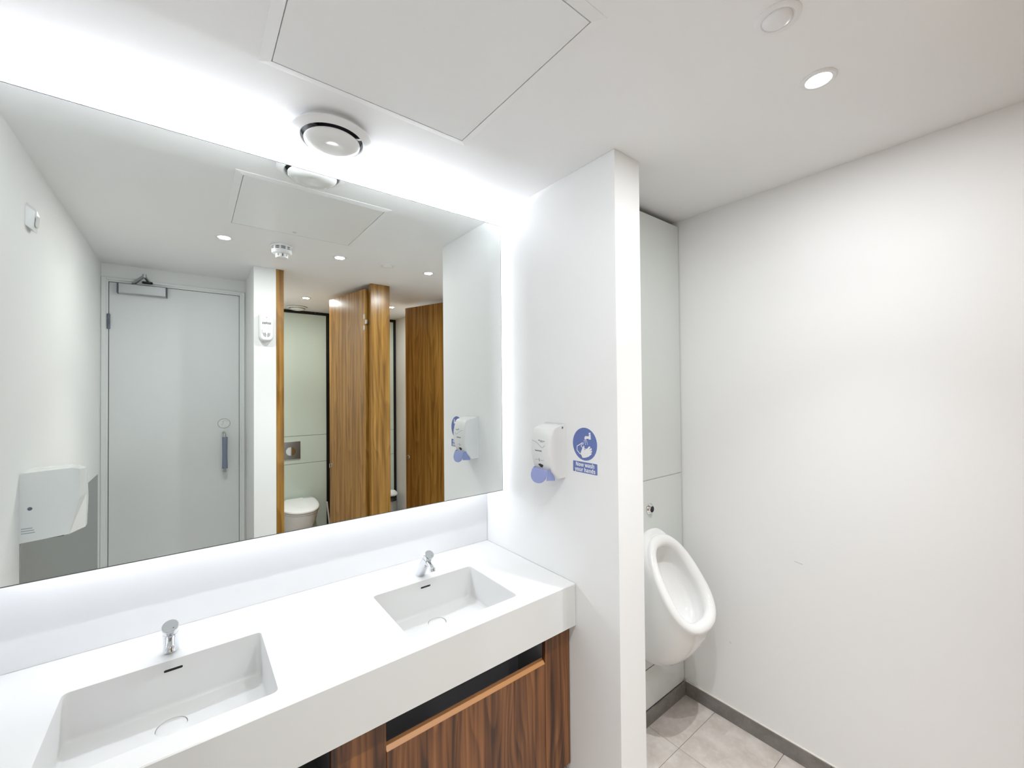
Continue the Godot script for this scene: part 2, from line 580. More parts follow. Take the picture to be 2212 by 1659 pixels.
func ceiling_things() -> void:
	downlight(Vector2(1.38, 1.38), "bright round downlight in the ceiling before the urinal", SPOT_POWER, WARM)
	downlight(Vector2(0.762, 1.388), "round downlight beside the access hatch, right of the smoke detector", SPOT_POWER, WARM)
	downlight(Vector2(0.153, 1.397), "round downlight in the ceiling before the entrance door", SPOT_POWER, Color(0.99, 1.0, 0.99))
	downlight(Vector2(0.844, 2.762), "small downlight above the toilet in the open cubicle", SPOT_POWER * 1.25, WARM)
	downlight(Vector2(1.633, 2.724), "small downlight in the further cubicle, half behind the wooden post", SPOT_POWER * 1.25, WARM)
	# access hatch
	var h := thing("access_hatch", "large square white access hatch set in the ceiling", "hatch", Vector3(0.4507, CEIL, 0.8325))
	var hx := 0.283
	var hz := 0.287
	var fw := 0.0255
	for s in [-1.0, 1.0]:
		for ax in 2:
			var o := PackedVector3Array()
			var i := PackedVector3Array()
			# mitred frame strip, thin at the outside, thicker inside
			var x0 := hx + 0.0012
			var z0 := hz + 0.0012
			if ax == 0:
				o = PackedVector3Array([Vector3(-x0 - fw, 0, s * (z0 + fw)), Vector3(x0 + fw, 0, s * (z0 + fw)), Vector3(x0 + fw, -0.0012, s * (z0 + fw)), Vector3(-x0 - fw, -0.0012, s * (z0 + fw))])
				i = PackedVector3Array([Vector3(-x0, 0, s * z0), Vector3(x0, 0, s * z0), Vector3(x0, -0.006, s * z0), Vector3(-x0, -0.006, s * z0)])
			else:
				o = PackedVector3Array([Vector3(s * (x0 + fw), 0, -z0 - fw), Vector3(s * (x0 + fw), 0, z0 + fw), Vector3(s * (x0 + fw), -0.0012, z0 + fw), Vector3(s * (x0 + fw), -0.0012, -z0 - fw)])
				i = PackedVector3Array([Vector3(s * x0, 0, -z0), Vector3(s * x0, 0, z0), Vector3(s * x0, -0.006, z0), Vector3(s * x0, -0.006, -z0)])
			var mb := MB.new()
			mb.hull2(o, i)
			part("frame", mb, M.ceiling, h)
	part("panel", MB.new().box(Vector3(-hx + 0.0012, -0.006, -hz + 0.0012), Vector3(hx - 0.0012, 0, hz - 0.0012), 0.0008), M.hatch, h)
	part("latch", MB.new().lathe([Vector2(0.011, 0.006), Vector2(0.011, 0.0075), Vector2(0.009, 0.009), Vector2(0, 0.009)], 20, Transform3D(HANG, Vector3(-0.005, 0, 0.2455))), M.plastic_dull, h)
	valve("ceiling_valve", "round white air valve in the ceiling above the mirror", Vector2(0.371, 0.328), 1.08, 0.014)
	# smoke detector
	var d := thing("smoke_detector", "white smoke detector with a slotted ring under the ceiling", "smoke detector", Vector3(0.430, CEIL, 1.37), HANG)
	part("base", MB.new().lathe([Vector2(0.056, 0.0), Vector2(0.058, 0.004), Vector2(0.057, 0.010), Vector2(0.052, 0.013), Vector2(0.0, 0.013)], 40), M.plastic, d)
	part("slot_ring", MB.new().lathe([Vector2(0.047, 0.013), Vector2(0.047, 0.028), Vector2(0.0, 0.028)], 40), M.print_grey, d)
	for k in 10:
		var a := TAU * k / 10.0
		part("rib", MB.new().box(Vector3(0.046, 0.012, -0.005), Vector3(0.053, 0.028, 0.005), 0.0, Transform3D(Basis(Vector3.UP, a), Vector3.ZERO)), M.plastic, d)
	part("louvre", MB.new().lathe([Vector2(0.046, 0.0195), Vector2(0.054, 0.0195), Vector2(0.054, 0.022), Vector2(0.046, 0.022)], 40), M.plastic, d)
	part("body", MB.new().lathe([Vector2(0.047, 0.027), Vector2(0.053, 0.028), Vector2(0.0535, 0.040), Vector2(0.049, 0.047), Vector2(0.035, 0.051), Vector2(0.0, 0.051)], 40), M.plastic, d)
	part("chamber", MB.new().lathe([Vector2(0.028, 0.051), Vector2(0.028, 0.066), Vector2(0.0, 0.066)], 32), M.print_grey, d)
	for k in 8:
		var a := TAU * (k + 0.5) / 8.0
		part("finger", MB.new().box(Vector3(0.026, 0.050, -0.0085), Vector3(0.032, 0.069, 0.0085), 0.001, Transform3D(Basis(Vector3.UP, a), Vector3.ZERO)), M.plastic, d)
	part("cap", MB.new().lathe([Vector2(0.033, 0.066), Vector2(0.033, 0.071), Vector2(0.030, 0.0735), Vector2(0.0, 0.0735)], 32), M.plastic, d)
	# flush presence sensor
	var p := thing("presence_sensor", "small round white presence sensor in the ceiling near the downlight", "sensor", Vector3(1.075, CEIL, 1.386), HANG)
	part("ring", MB.new().lathe([Vector2(0.047, 0.0), Vector2(0.047, 0.002), Vector2(0.043, 0.0045), Vector2(0.034, 0.005), Vector2(0.032, 0.0035), Vector2(0.0, 0.0035)], 48), M.plastic, p)
	part("lens", MB.new().lathe([Vector2(0.031, 0.0035), Vector2(0.030, 0.006), Vector2(0.025, 0.010), Vector2(0.016, 0.0125), Vector2(0.0, 0.0135)], 40), M.plastic, p)

# ------------------------------------------------------------------ vanity
func vanity() -> void:
	var top := 0.7841
	var bot := 0.6224
	var zf := 0.6126
	var xl := X_LEFT + 0.001
	var xr := X_PART - 0.0018
	var w := thing("vanity_worktop", "long white solid-surface worktop with two moulded basins", "worktop", Vector3(0, 0, 0))
	var basins := [[-0.252, 0.181], [0.5365, 0.9585]]
	var bz0 := 0.2135
	var bz1 := 0.545
	var r := 0.014
	var mb := MB.new()
	var cuts := [xl, 0.358, xr]
	var e := 0.0025
	var back := 0.001
	for b in 2:
		var hole := hole_loop(basins[b][0], basins[b][1], bz0, bz1, r, top)
		var x0: float = cuts[b] if b > 0 else cuts[b]
		var x1: float = cuts[b + 1]
		# surface from the cell's edge to the basin's rim
		var cell := [Vector3(x1, top, zf - e), Vector3(x0, top, zf - e), Vector3(x0, top, back), Vector3(x1, top, back)]
		var n := hole.size() / 4
		for k in 4:
			for i in n:
				var a := hole[k * n + i]
				var c := hole[(k * n + i + 1) % hole.size()]
				if i < n - 1:
					mb.tri(cell[k], a, c, -1)
				else:
					mb.quad(cell[k], a, c, cell[(k + 1) % 4], -1)
	# front apron with an eased edge, underside, ends
	mb.quad(Vector3(xl, top, zf - e), Vector3(xr, top, zf - e), Vector3(xr, top - e, zf), Vector3(xl, top - e, zf), -1)
	mb.quad(Vector3(xl, top - e, zf), Vector3(xr, top - e, zf), Vector3(xr, bot, zf), Vector3(xl, bot, zf), -1)
	mb.quad(Vector3(xl, bot, zf), Vector3(xr, bot, zf), Vector3(xr, bot, zf - 0.03), Vector3(xl, bot, zf - 0.03), -1)
	mb.quad(Vector3(xl, bot, zf - 0.03), Vector3(xr, bot, zf - 0.03), Vector3(xr, top - 0.02, zf - 0.03), Vector3(xl, top - 0.02, zf - 0.03), -1)
	for xe in [xl, xr]:
		mb.quad(Vector3(xe, top, zf - e), Vector3(xe, bot, zf - e), Vector3(xe, bot, zf - 0.03), Vector3(xe, top, zf - 0.03), -1)
		mb.tri(Vector3(xe, top, zf - e), Vector3(xe, top - e, zf), Vector3(xe, top - e, zf - e), -1)
		mb.quad(Vector3(xe, top - e, zf), Vector3(xe, bot, zf), Vector3(xe, bot, zf - e), Vector3(xe, top - e, zf - e), -1)
	part("slab", mb, M.solid_surface, w)
	for b in 2:
		var x0: float = basins[b][0]
		var x1: float = basins[b][1]
		var yb := 0.655
		var xc := (x0 + x1) * 0.5 + (0.0 if b == 0 else 0.008)
		var zc := 0.302
		var bm := MB.new()
		var rings := []
		rings.append(hole_loop(x0, x1, bz0, bz1, r, top, 12))
		rings.append(hole_loop(x0 + 0.0012, x1 - 0.0012, bz0 + 0.0012, bz1 - 0.0012, r, top - 0.003, 12))
		rings.append(hole_loop(x0 + 0.002, x1 - 0.002, bz0 + 0.002, bz1 - 0.003, r, yb + 0.014, 12))
		rings.append(hole_loop(x0 + 0.005, x1 - 0.005, bz0 + 0.005, bz1 - 0.006, r, yb + 0.004, 12))
		rings.append(hole_loop(x0 + 0.012, x1 - 0.012, bz0 + 0.012, bz1 - 0.014, r, yb, 12))
		var drain := PackedVector3Array()
		var deep := PackedVector3Array()
		for v in rings[0]:
			var a := atan2(v.z - zc, (v.x - xc) * 0.7)
			drain.append(Vector3(xc + cos(a) * 0.0345, yb - 0.003, zc + sin(a) * 0.0345))
			deep.append(Vector3(xc + cos(a) * 0.0345, yb - 0.018, zc + sin(a) * 0.0345))
		rings.append(drain)
		rings.append(deep)
		bm.loft(rings, true, false, true, [5])
		var ba := part("basin", bm, M.solid_surface, w)
		part("waste_cover", MB.new().lathe([Vector2(0.0, 0.0), Vector2(0.012, -0.0003), Vector2(0.031, -0.0006), Vector2(0.0334, -0.002), Vector2(0.0334, -0.008), Vector2(0.0, -0.008)], 40, Transform3D(Basis(Vector3.RIGHT, 0.10), Vector3(xc, yb - 0.0048, zc))), M.solid_surface, ba)
		var xo: float = [-0.0338, 0.7497][b]
		part("overflow_slot", MB.new().prism(rrect(0.042, 0.0065, 0.0032), 0.003, Transform3D(Basis.IDENTITY, Vector3(xo, 0.7575, bz0 - 0.0012))), M.black, ba)
	# splashback
	var sp := part("splashback", MB.new().box(Vector3(X_LEFT + 0.001, top + 0.0003, 0.0003), Vector3(X_PART - 0.001, 1.105, 0.0066), 0.001), M.splash, self)
	tag(sp, "glossy white splashback between the worktop and the mirror", "splashback")
	tap(Vector3(-0.0405, top, 0.152), "chrome push tap at the nearer left basin")
	tap(Vector3(0.754, top, 0.152), "chrome push tap at the further right basin")
	# cabinet below
	var c := thing("vanity_cabinet", "walnut veneer cabinet front with open slots under the worktop", "cabinet")
	var zc0 := 0.578
	var th := 0.018
	var stiles := [[X_LEFT + 0.002, -0.3175], [0.2974, 0.447], [1.0625, X_PART - 0.003]]
	for k in 3:
		part("stile", MB.new().box(Vector3(stiles[k][0], 0.068, zc0 - th), Vector3(stiles[k][1], bot - 0.002, zc0), 0.0008), M.walnut[k], c)
	var doors := [[-0.316, 0.296], [0.4485, 1.0610]]
	for k in 2:
		var a: float = doors[k][0]
		var b: float = doors[k][1]
		var p := part("front_panel", MB.new().box(Vector3(a, 0.068, zc0 - th), Vector3(b, 0.508, zc0), 0.0008), M.walnut[3 if k == 1 else 1], c)
		var lm := MB.new()
		lm.hull2(PackedVector3Array([Vector3(a, 0.5085, zc0), Vector3(a, 0.5085, zc0 - th), Vector3(a, 0.524, zc0 - th)]), PackedVector3Array([Vector3(b, 0.5085, zc0), Vector3(b, 0.5085, zc0 - th), Vector3(b, 0.524, zc0 - th)]))
		part("edge_lip", lm, M.lip, p)
		var s := part("slot_liner", MB.new().box(Vector3(a - 0.03, 0.40, 0.40), Vector3(b + 0.03, bot - 0.004, 0.41)), M.liner, c)
		part("liner_side", MB.new().box(Vector3(b + 0.003, 0.40, 0.41), Vector3(b + 0.012, bot - 0.004, zc0 - th - 0.001)), M.liner, s)
		part("liner_side", MB.new().box(Vector3(a - 0.012, 0.40, 0.41), Vector3(a - 0.003, bot - 0.004, zc0 - th - 0.001)), M.liner, s)
		part("liner_floor", MB.new().box(Vector3(a - 0.012, 0.39, 0.41), Vector3(b + 0.012, 0.40, zc0 - th - 0.001)), M.liner, s)
	part("plinth", MB.new().box(Vector3(X_LEFT + 0.002, 0.0, 0.54), Vector3(X_PART - 0.003, 0.066, 0.556)), M.skirt[0], c)

func hole_loop(x0: float, x1: float, z0: float, z1: float, r: float, y: float, extra := 0) -> PackedVector3Array:
	var p := PackedVector3Array()
	for k in 4:
		var o := Vector2(x1 - r if k in [0, 3] else x0 + r, z1 - r if k < 2 else z0 + r)
		for i in 7:
			var a := PI * 0.5 * (k + i / 6.0)
			p.append(Vector3(o.x + cos(a) * r, y, o.y + sin(a) * r))
		var to: Vector2 = [Vector2(x0 + r, z1), Vector2(x0, z0 + r), Vector2(x1 - r, z0), Vector2(x1, z1 - r)][k]
		var from := p[p.size() - 1]
		for i in extra:
			p.append(from.lerp(Vector3(to.x, y, to.y), (i + 1.0) / (extra + 1.0)))
	return p

func tap(at: Vector3, label: String) -> void:
	var t := thing("basin_tap", label, "tap", at, Basis.IDENTITY, "chrome push taps on the worktop")
	var axis := Vector3(0, 0.113, 0.093).normalized()
	var side := Vector3(1, 0, 0)
	var up := axis.cross(side).normalized() * -1.0
	var rings := []
	var R := 0.0193
	var ring_at := func(d: float, rad: float, level: bool) -> PackedVector3Array:
		var r := PackedVector3Array()
		for i in 36:
			var a := TAU * i / 36
			var p := axis * d + (side * cos(a) + up * sin(a)) * rad
			if level:
				p -= axis * (p.y / axis.y)
			r.append(p)
		return r
	rings.append(ring_at.call(0.0, R, true))
	rings.append(ring_at.call(0.03, R, false))
	rings.append(ring_at.call(0.118, R, false))
	rings.append(ring_at.call(0.119, R - 0.001, false))
	part("body", MB.new().loft(rings, true, false, true, [2]), M.chrome, t)
	var b := part("push_button", MB.new().loft([ring_at.call(0.119, R - 0.003, false), ring_at.call(0.1215, R - 0.003, false), ring_at.call(0.1218, R + 0.0002, false), ring_at.call(0.139, R + 0.0002, false), ring_at.call(0.141, R - 0.0015, false)], true, false, true, [1, 2, 3, 4]), M.chrome, t)
	part("button_face", MB.new().loft([ring_at.call(0.1408, R - 0.0018, false), ring_at.call(0.1416, R - 0.0022, false)], true, false, true), M.cap_grey, b)
	var face := Transform3D(Basis(side, up, axis), axis * 0.1414 + side * 0.007 + up * 0.007)
	part("dot", MB.new().prism(ellipse(0.0014, 0.0011, 12), 0.0006, face), M.dark, b)
	# spout: grows out of the front of the body and turns down to the aerator
	var root := axis * 0.088
	var tip := Vector3(0, 0.064, 0.112)
	var sr := []
	for k in 7:
		var s := k / 6.0
		var c := root.lerp(tip, s) + Vector3(0, 0.006 * sin(PI * s), 0)
		var dir := Vector3(0, lerpf(0.1, -1.0, s), lerpf(1.0, 0.45, s)).normalized()
		var uu := dir.cross(side).normalized()
		var rad := lerpf(0.0155, 0.0112, smoothstep(0.0, 0.8, s))
		var r := PackedVector3Array()
		for i in 24:
			var a := TAU * i / 24
			r.append(c + (side * cos(a) + uu * sin(a)) * rad)
		sr.append(r)
	var so := part("spout", MB.new().loft(sr, true, false, true), M.chrome, t)
	var d := Vector3(0, -1.0, 0.45).normalized()
	var xf := Transform3D(Basis(side, d, side.cross(d).normalized()), tip)
	part("aerator", MB.new().lathe([Vector2(0.0118, 0.0), Vector2(0.0122, 0.001), Vector2(0.0122, 0.006), Vector2(0.0112, 0.007), Vector2(0.0112, 0.008), Vector2(0.0122, 0.009), Vector2(0.0118, 0.015), Vector2(0.009, 0.015), Vector2(0.009, 0.012), Vector2(0.0, 0.012)], 28, xf), M.chrome, so)

func mirror() -> void:
	var x0 := -0.418
	var x1 := 1.1585
	var y0 := 1.0738
	var y1 := 2.3143
	var t := thing("illuminated_mirror", "large frameless wall mirror lit from behind by hidden strips", "mirror", Vector3((x0 + x1) * 0.5, y0, 0.0))
	var cx := (x0 + x1) * 0.5
	var hw := (x1 - x0) * 0.5
	var hh := y1 - y0
	var e := 0.003
	part("pane", MB.new().box(Vector3(-hw, 0, MIRROR_Z - 0.005), Vector3(hw, hh, MIRROR_Z - 0.0012)), M.mirror_edge, t)
	part("backing", MB.new().box(Vector3(-hw + 0.001, 0.001, MIRROR_Z - 0.0062), Vector3(hw - 0.001, hh - 0.001, MIRROR_Z - 0.005)), M.plastic, t)
	part("silvering", MB.new().box(Vector3(-hw + e, e, MIRROR_Z - 0.0016), Vector3(hw - e, hh - e, MIRROR_Z)), M.mirror, t)
	var ins := 0.04
	part("back_box", MB.new().box(Vector3(-hw + ins, ins, 0.001), Vector3(hw - ins, hh - ins, MIRROR_Z - 0.0065)), M.plastic, t)
	# hidden strips on the four sides of the back box
	var zl := 0.045
	var sw := 0.012
	var lm := glow(LED, 6.0)
	var sides := [
		[Vector3(0, hh - ins, zl), Vector3(0, 1, 0), 2.0 * (hw - ins) - 0.02],
		[Vector3(0, ins, zl), Vector3(0, -1, 0), 2.0 * (hw - ins) - 0.02],
		[Vector3(hw - ins, hh * 0.5, zl), Vector3(1, 0, 0), hh - 2.0 * ins - 0.02],
		[Vector3(-hw + ins, hh * 0.5, zl), Vector3(-1, 0, 0), hh - 2.0 * ins - 0.02]]
	for s in sides:
		var out: Vector3 = s[1]
		var along := Vector3(0, 1, 0) if absf(out.x) > 0.5 else Vector3(1, 0, 0)
		var half := along * float(s[2]) * 0.5 + Vector3(0, 0, sw * 0.5)
		var c: Vector3 = s[0] + out * 0.0015
		part("led_strip", MB.new().box(c - half - out.abs() * 0.0012, c + half + out.abs() * 0.0012), lm, t)
		var l := AreaLight3D.new()
		l.name = "strip_glow"
		l.light_color = LED
		l.light_energy = (LED_TOP if out.y > 0.5 else LED_POWER) * float(s[2]) / 1.5
		l.area_size = Vector2(float(s[2]), sw)
		l.area_normalize_energy = true
		l.area_range = 8.0
		l.area_attenuation = 2.0
		l.shadow_enabled = true
		l.transform = Transform3D(Basis(along, (-out).cross(along) * -1.0, -out), c + out * 0.004)
		t.add_child(l, true)

# ------------------------------------------------------------------ partition face
func partition_things() -> void:
	# soap dispenser; local x runs towards the room (+z), z out of the wall
	var t := thing("soap_dispenser", "white wall soap dispenser with a pale blue push lever", "soap dispenser", Vector3(X_PART, 1.187, 0.5075), FACE_LEFTWARD)
	var hw := 0.0562
	# body: side profile (depth, height) swept across the width, narrower at the front edge
	var prof := [Vector2(0.0, 0.0), Vector2(0.040, 0.0), Vector2(0.066, 0.030), Vector2(0.079, 0.060), Vector2(0.087, 0.095), Vector2(0.088, 0.130), Vector2(0.083, 0.165), Vector2(0.073, 0.196), Vector2(0.064, 0.203), Vector2(0.03, 0.212), Vector2(0.0, 0.2185)]
	var rings := []
	for k in 11:
		var s: float = [-1.0, -0.995, -0.97, -0.92, -0.85, 0.0, 0.85, 0.92, 0.97, 0.995, 1.0][k]
		var inset: float = [0.016, 0.010, 0.005, 0.0018, 0.0, -0.002, 0.0, 0.0018, 0.005, 0.010, 0.016][k]
		var r := PackedVector3Array()
		for p in prof:
			var d: float = p.x
			if d > 0.02:
				d -= inset * minf(1.0, d / 0.06)
			r.append(Vector3(s * hw, clampf(p.y, 0.0 + maxf(inset, 0.0) * 0.2, 0.2185 - (maxf(inset, 0.0) * 0.25 if p.x > 0.02 else 0.0)), d))
		rings.append(r)
	var body := MB.new()
	body.loft(rings, true, false, false)
	for sgn in [0, 10]:
		var poly: PackedVector3Array = rings[sgn]
		body.fan(poly, sgn == 0)
	part("cover", body, M.plastic, t)
	part("lock_screw", MB.new().lathe([Vector2(0.0045, -0.0004), Vector2(0.0045, 0.0006), Vector2(0.0032, 0.0008), Vector2(0.0, -0.0001)], 18, Transform3D(Basis(Vector3.FORWARD, PI / 2).orthonormalized(), Vector3(hw, 0.203, 0.014))), M.print_grey, t)
	# front details follow the bulging face
	var front := func(h: float) -> float:
		for k in prof.size() - 1:
			if h >= prof[k].y and h <= prof[k + 1].y and prof[k + 1].y > prof[k].y:
				return lerpf(prof[k].x, prof[k + 1].x, (h - prof[k].y) / (prof[k + 1].y - prof[k].y)) + 0.0022
		return 0.07
	var tilt := func(h: float) -> Basis:
		var a: float = atan2(front.call(h + 0.012) - front.call(h - 0.012), 0.024)
		return Basis(Vector3.RIGHT, a)
	part("window", MB.new().prism(PackedVector2Array([Vector2(-0.016, 0.004), Vector2(0.0, 0.009), Vector2(0.016, 0.004), Vector2(0.006, -0.009), Vector2(-0.005, -0.009)]), 0.0012, Transform3D(tilt.call(0.052), Vector3(-0.004, 0.052, front.call(0.052) - 0.0012)), 0.0006), M.dark, t)
	var wave := []
	for k in 13:
		var s := k / 12.0
		wave.append(Vector2(-0.046 + 0.078 * s, 0.012 - 0.024 * s + 0.007 * sin(s * PI * 2.0) * s + 0.010 * maxf(0.0, s - 0.85) * 6.0))
	part("wave_print", MB.new().prism(stroke(wave, 0.0016), 0.0004, Transform3D(tilt.call(0.139), Vector3(0.0, 0.139, front.call(0.139) - 0.0004))), M.print_blue, t)
	for k in 5:
		part("logo_print", MB.new().prism(rrect([0.006, 0.005, 0.007, 0.004, 0.007][k], [0.0042, 0.0026, 0.0026, 0.0026, 0.0024][k], 0.0009, 2), 0.0004, Transform3D(tilt.call(0.153), Vector3(-0.004 + 0.0073 * k, 0.1535 - 0.0006 * k, front.call(0.153) - 0.0004))), M.print_grey, t)
	part("logo_print", MB.new().prism(rrect(0.016, 0.0018, 0.0008, 2), 0.0004, Transform3D(tilt.call(0.148), Vector3(0.010, 0.1478, front.call(0.148) - 0.0004))), M.print_grey, t)
	text_part("lettering", "Hand Wash", 0.0074, 0.0005, M.print_grey, t, Vector3(-0.006, 0.112, front.call(0.112) - 0.0002), true)
	part("line_print", MB.new().prism(rrect(0.017, 0.0011, 0.0005, 2), 0.0005, Transform3D(tilt.call(0.074), Vector3(-0.022, 0.0745, front.call(0.074) - 0.0004))), M.print_blue, t)
	part("line_print", MB.new().prism(rrect(0.019, 0.0011, 0.0005, 2), 0.0005, Transform3D(tilt.call(0.074), Vector3(0.011, 0.0745, front.call(0.074) - 0.0004))), M.print_blue, t)
	part("drop_print", MB.new().prism(PackedVector2Array([Vector2(0, 0.007), Vector2(0.0045, 0), Vector2(0, -0.007), Vector2(-0.0045, 0)]), 0.0006, Transform3D(tilt.call(0.074), Vector3(-0.0065, 0.0745, front.call(0.074) - 0.0004))), M.print_grey, t)
	part("drop_print", MB.new().prism(PackedVector2Array([Vector2(0, 0.0035), Vector2(0.0022, 0), Vector2(0, -0.0035), Vector2(-0.0022, 0)]), 0.0006, Transform3D(tilt.call(0.074), Vector3(-0.0065, 0.0745, front.call(0.074)))), M.print_white, t)
	# push lever: rounded paddle leaning out, with cheeks running back under the cover
	var pad := PackedVector2Array()
	for k in 17:
		var a := PI + PI * k / 16.0
		pad.append(Vector2(cos(a) * 0.045, 0.0 + sin(a) * 0.034))
	pad.append(Vector2(0.044, 0.018))
	pad.append(Vector2(0.028, 0.024))
	pad.append(Vector2(-0.028, 0.026))
	pad.append(Vector2(-0.044, 0.018))
	var lev := part("push_lever", MB.new().prism(pad, 0.006, Transform3D(Basis(Vector3.RIGHT, -0.32), Vector3(-0.004, 0.016, 0.0875)), 0.002), M.lever, t)
	for s in [-1.0, 1.0]:
		var cm := MB.new()
		var xa: float = s * 0.046 - 0.002
		var o := PackedVector3Array([Vector3(xa, 0.043, 0.066), Vector3(xa, 0.040, 0.080), Vector3(xa, -0.001, 0.090), Vector3(xa, -0.006, 0.046), Vector3(xa, 0.002, 0.046)])
		var i := PackedVector3Array()
		for v in o: i.append(v - Vector3(s * 0.003, 0, 0))
		cm.hull2(o, i)
		part("lever_cheek", cm, M.lever, lev)
	# hand washing notice
	var s := thing("hand_washing_sign", "blue round hand-washing notice reading Now wash your hands", "sign", Vector3(X_PART, 1.2166, 0.671), FACE_LEFTWARD)
	part("backing", MB.new().prism(rrect(0.141, 0.189, 0.004, 4, Vector2(0.0, 0.0945)), 0.0006, Transform3D(Basis.IDENTITY, Vector3(0, 0, 0.0002))), M.wall, s)
	var cx := -0.0015
	var cy := 0.117
	part("disc_rim", MB.new().prism(ellipse(0.0635, 0.0645, 64, Vector2(cx, cy)), 0.0003, Transform3D(Basis.IDENTITY, Vector3(0, 0, 0.0008))), M.print_white, s)
	part("disc", MB.new().prism(ellipse(0.0612, 0.0625, 64, Vector2(cx, cy)), 0.0003, Transform3D(Basis.IDENTITY, Vector3(0, 0, 0.0011))), M.blue, s)
	part("plate_rim", MB.new().prism(rrect(0.1265, 0.0455, 0.0035, 4, Vector2(cx, 0.0272)), 0.0003, Transform3D(Basis.IDENTITY, Vector3(0, 0, 0.0008))), M.print_white, s)
	part("plate", MB.new().prism(rrect(0.1225, 0.0415, 0.003, 4, Vector2(cx, 0.0272)), 0.0003, Transform3D(Basis.IDENTITY, Vector3(0, 0, 0.0011))), M.blue, s)
	text_part("lettering", "Now wash", 0.0215, 0.0004, M.print_white, s, Vector3(cx, 0.0368, 0.0016), true, 0.0, 0.9)
	text_part("lettering", "your hands", 0.0215, 0.0004, M.print_white, s, Vector3(cx, 0.0178, 0.0016), true, 0.0, 0.9)
	# pictogram, drawn from the notice: unit square (0..100 across the disc)
	var q := func(pts: Array) -> PackedVector2Array:
		var out := PackedVector2Array()
		for p in pts:
			out.append(Vector2(cx + (p[0] - 50.0) * 0.001224, cy - (p[1] - 50.0) * 0.00125))
		return out
	var lay := Transform3D(Basis.IDENTITY, Vector3(0, 0, 0.0014))
	var shapes := [
		[[50, 31], [51, 27], [54, 25], [68, 25], [68, 19.5], [75, 19], [75.5, 34], [69, 34.5], [66, 32.5], [58, 33], [57, 36], [50, 36]],
		[[67.5, 14], [74.5, 13.5], [74.5, 18.5], [67.5, 18.8]]]
	for sh in shapes:
		part("tap_pictogram", MB.new().prism(q.call(sh), 0.0004, lay), M.print_white, s)
	for d in [[[49, 38], [48, 42]], [[47.5, 44], [46.8, 46.5]], [[46.4, 48], [45.6, 51]], [[53.5, 38], [53.5, 42]], [[53.7, 43.5], [53.7, 47]], [[53.9, 48.5], [54, 52]], [[57.5, 38], [59, 41.5]], [[60, 43], [61, 46]], [[61.5, 47.5], [62.5, 50.5]]]:
		var a: PackedVector2Array = q.call(d)
		part("drop_pictogram", MB.new().prism(stroke([a[0], a[1]], 0.0021), 0.0004, lay), M.print_white, s)
	part("hand_pictogram", MB.new().prism(q.call([[46.5, 54], [49, 58], [48.5, 63], [56, 63.5], [60, 63], [68, 55.5], [72, 55], [73.5, 58], [66.5, 65.5], [76.5, 59.5], [79.5, 61.5], [78.5, 64.5], [70, 70], [79, 66.8], [80.5, 70], [78, 73], [70.5, 76.3], [77.5, 74.5], [78, 78], [66, 86.5], [52, 91.5], [41, 93], [36.5, 86], [32, 80.5], [40, 64]]), 0.0004, lay), M.print_white, s)
	var out: PackedVector2Array = q.call([[41, 46.5], [30, 53], [18.5, 58.5], [18, 72], [24, 76], [28, 80.5], [34.5, 82.5]])
	part("hand_outline", MB.new().prism(stroke(Array(out), 0.0032), 0.0004, lay), M.print_white, s)
	var fing: PackedVector2Array = q.call([[41.5, 46], [41, 51], [35.5, 56], [36, 58.5], [42, 61]])
	part("hand_outline", MB.new().prism(stroke(Array(fing), 0.0026), 0.0004, lay), M.print_white, s)
	part("gap_pictogram", MB.new().prism(q.call([[48.5, 68.5], [50.5, 64.5], [56, 65]]), 0.0003, Transform3D(Basis.IDENTITY, Vector3(0, 0, 0.00165))), M.blue, s)

# ------------------------------------------------------------------ urinal
func urinal_bay() -> void:
	var w := struct("wall_urinal", MB.new().box(Vector3(X_PART2, -0.011, 0.0), Vector3(X_RIGHT, CEIL, 0.43)), M.wall, "pale glass-panelled duct wall behind the urinal", "wall")
	var x0 := X_PART2 + 0.004
	var x1 := X_RIGHT - 0.0055
	for p in [[0.068, 0.2485], [0.2525, 1.1125], [1.1175, 2.3705]]:
		part("panel", MB.new().box(Vector3(x0, p[0], 0.5945), Vector3(x1, p[1], 0.6096), 0.001), M.glass_panel, w)
	for bx in [x0 + 0.05, x1 - 0.11]:
		part("batten", MB.new().box(Vector3(bx, 0.02, 0.43), Vector3(bx + 0.05, 2.33, 0.5944)), M.plastic_dull, w)
	part("joint_seal", MB.new().box(Vector3(x0, 1.1126, 0.5945), Vector3(x1, 1.1174, 0.6055)), M.caulk, w)
	part("joint_stain", MB.new().box(Vector3(x0, 0.2486, 0.5945), Vector3(1.757, 0.2524, 0.6085)), M.rust, w)
	var fs := thing("flush_sensor", "small chrome flush sensor above the urinal", "sensor", Vector3(1.6985, 0.982, 0.6096), Basis(Vector3(1, 0, 0), Vector3(0, 0, 1), Vector3(0, -1, 0)))
	part("collar", MB.new().lathe([Vector2(0.0265, 0.0), Vector2(0.0265, 0.002), Vector2(0.024, 0.004), Vector2(0.0175, 0.014), Vector2(0.0165, 0.015), Vector2(0.0145, 0.0145), Vector2(0.014, 0.012), Vector2(0.0, 0.012)], 36), M.chrome, fs)
	part("eye", MB.new().lathe([Vector2(0.0138, 0.012), Vector2(0.0138, 0.0145), Vector2(0.0, 0.0155)], 28), M.black, fs)
	urinal()

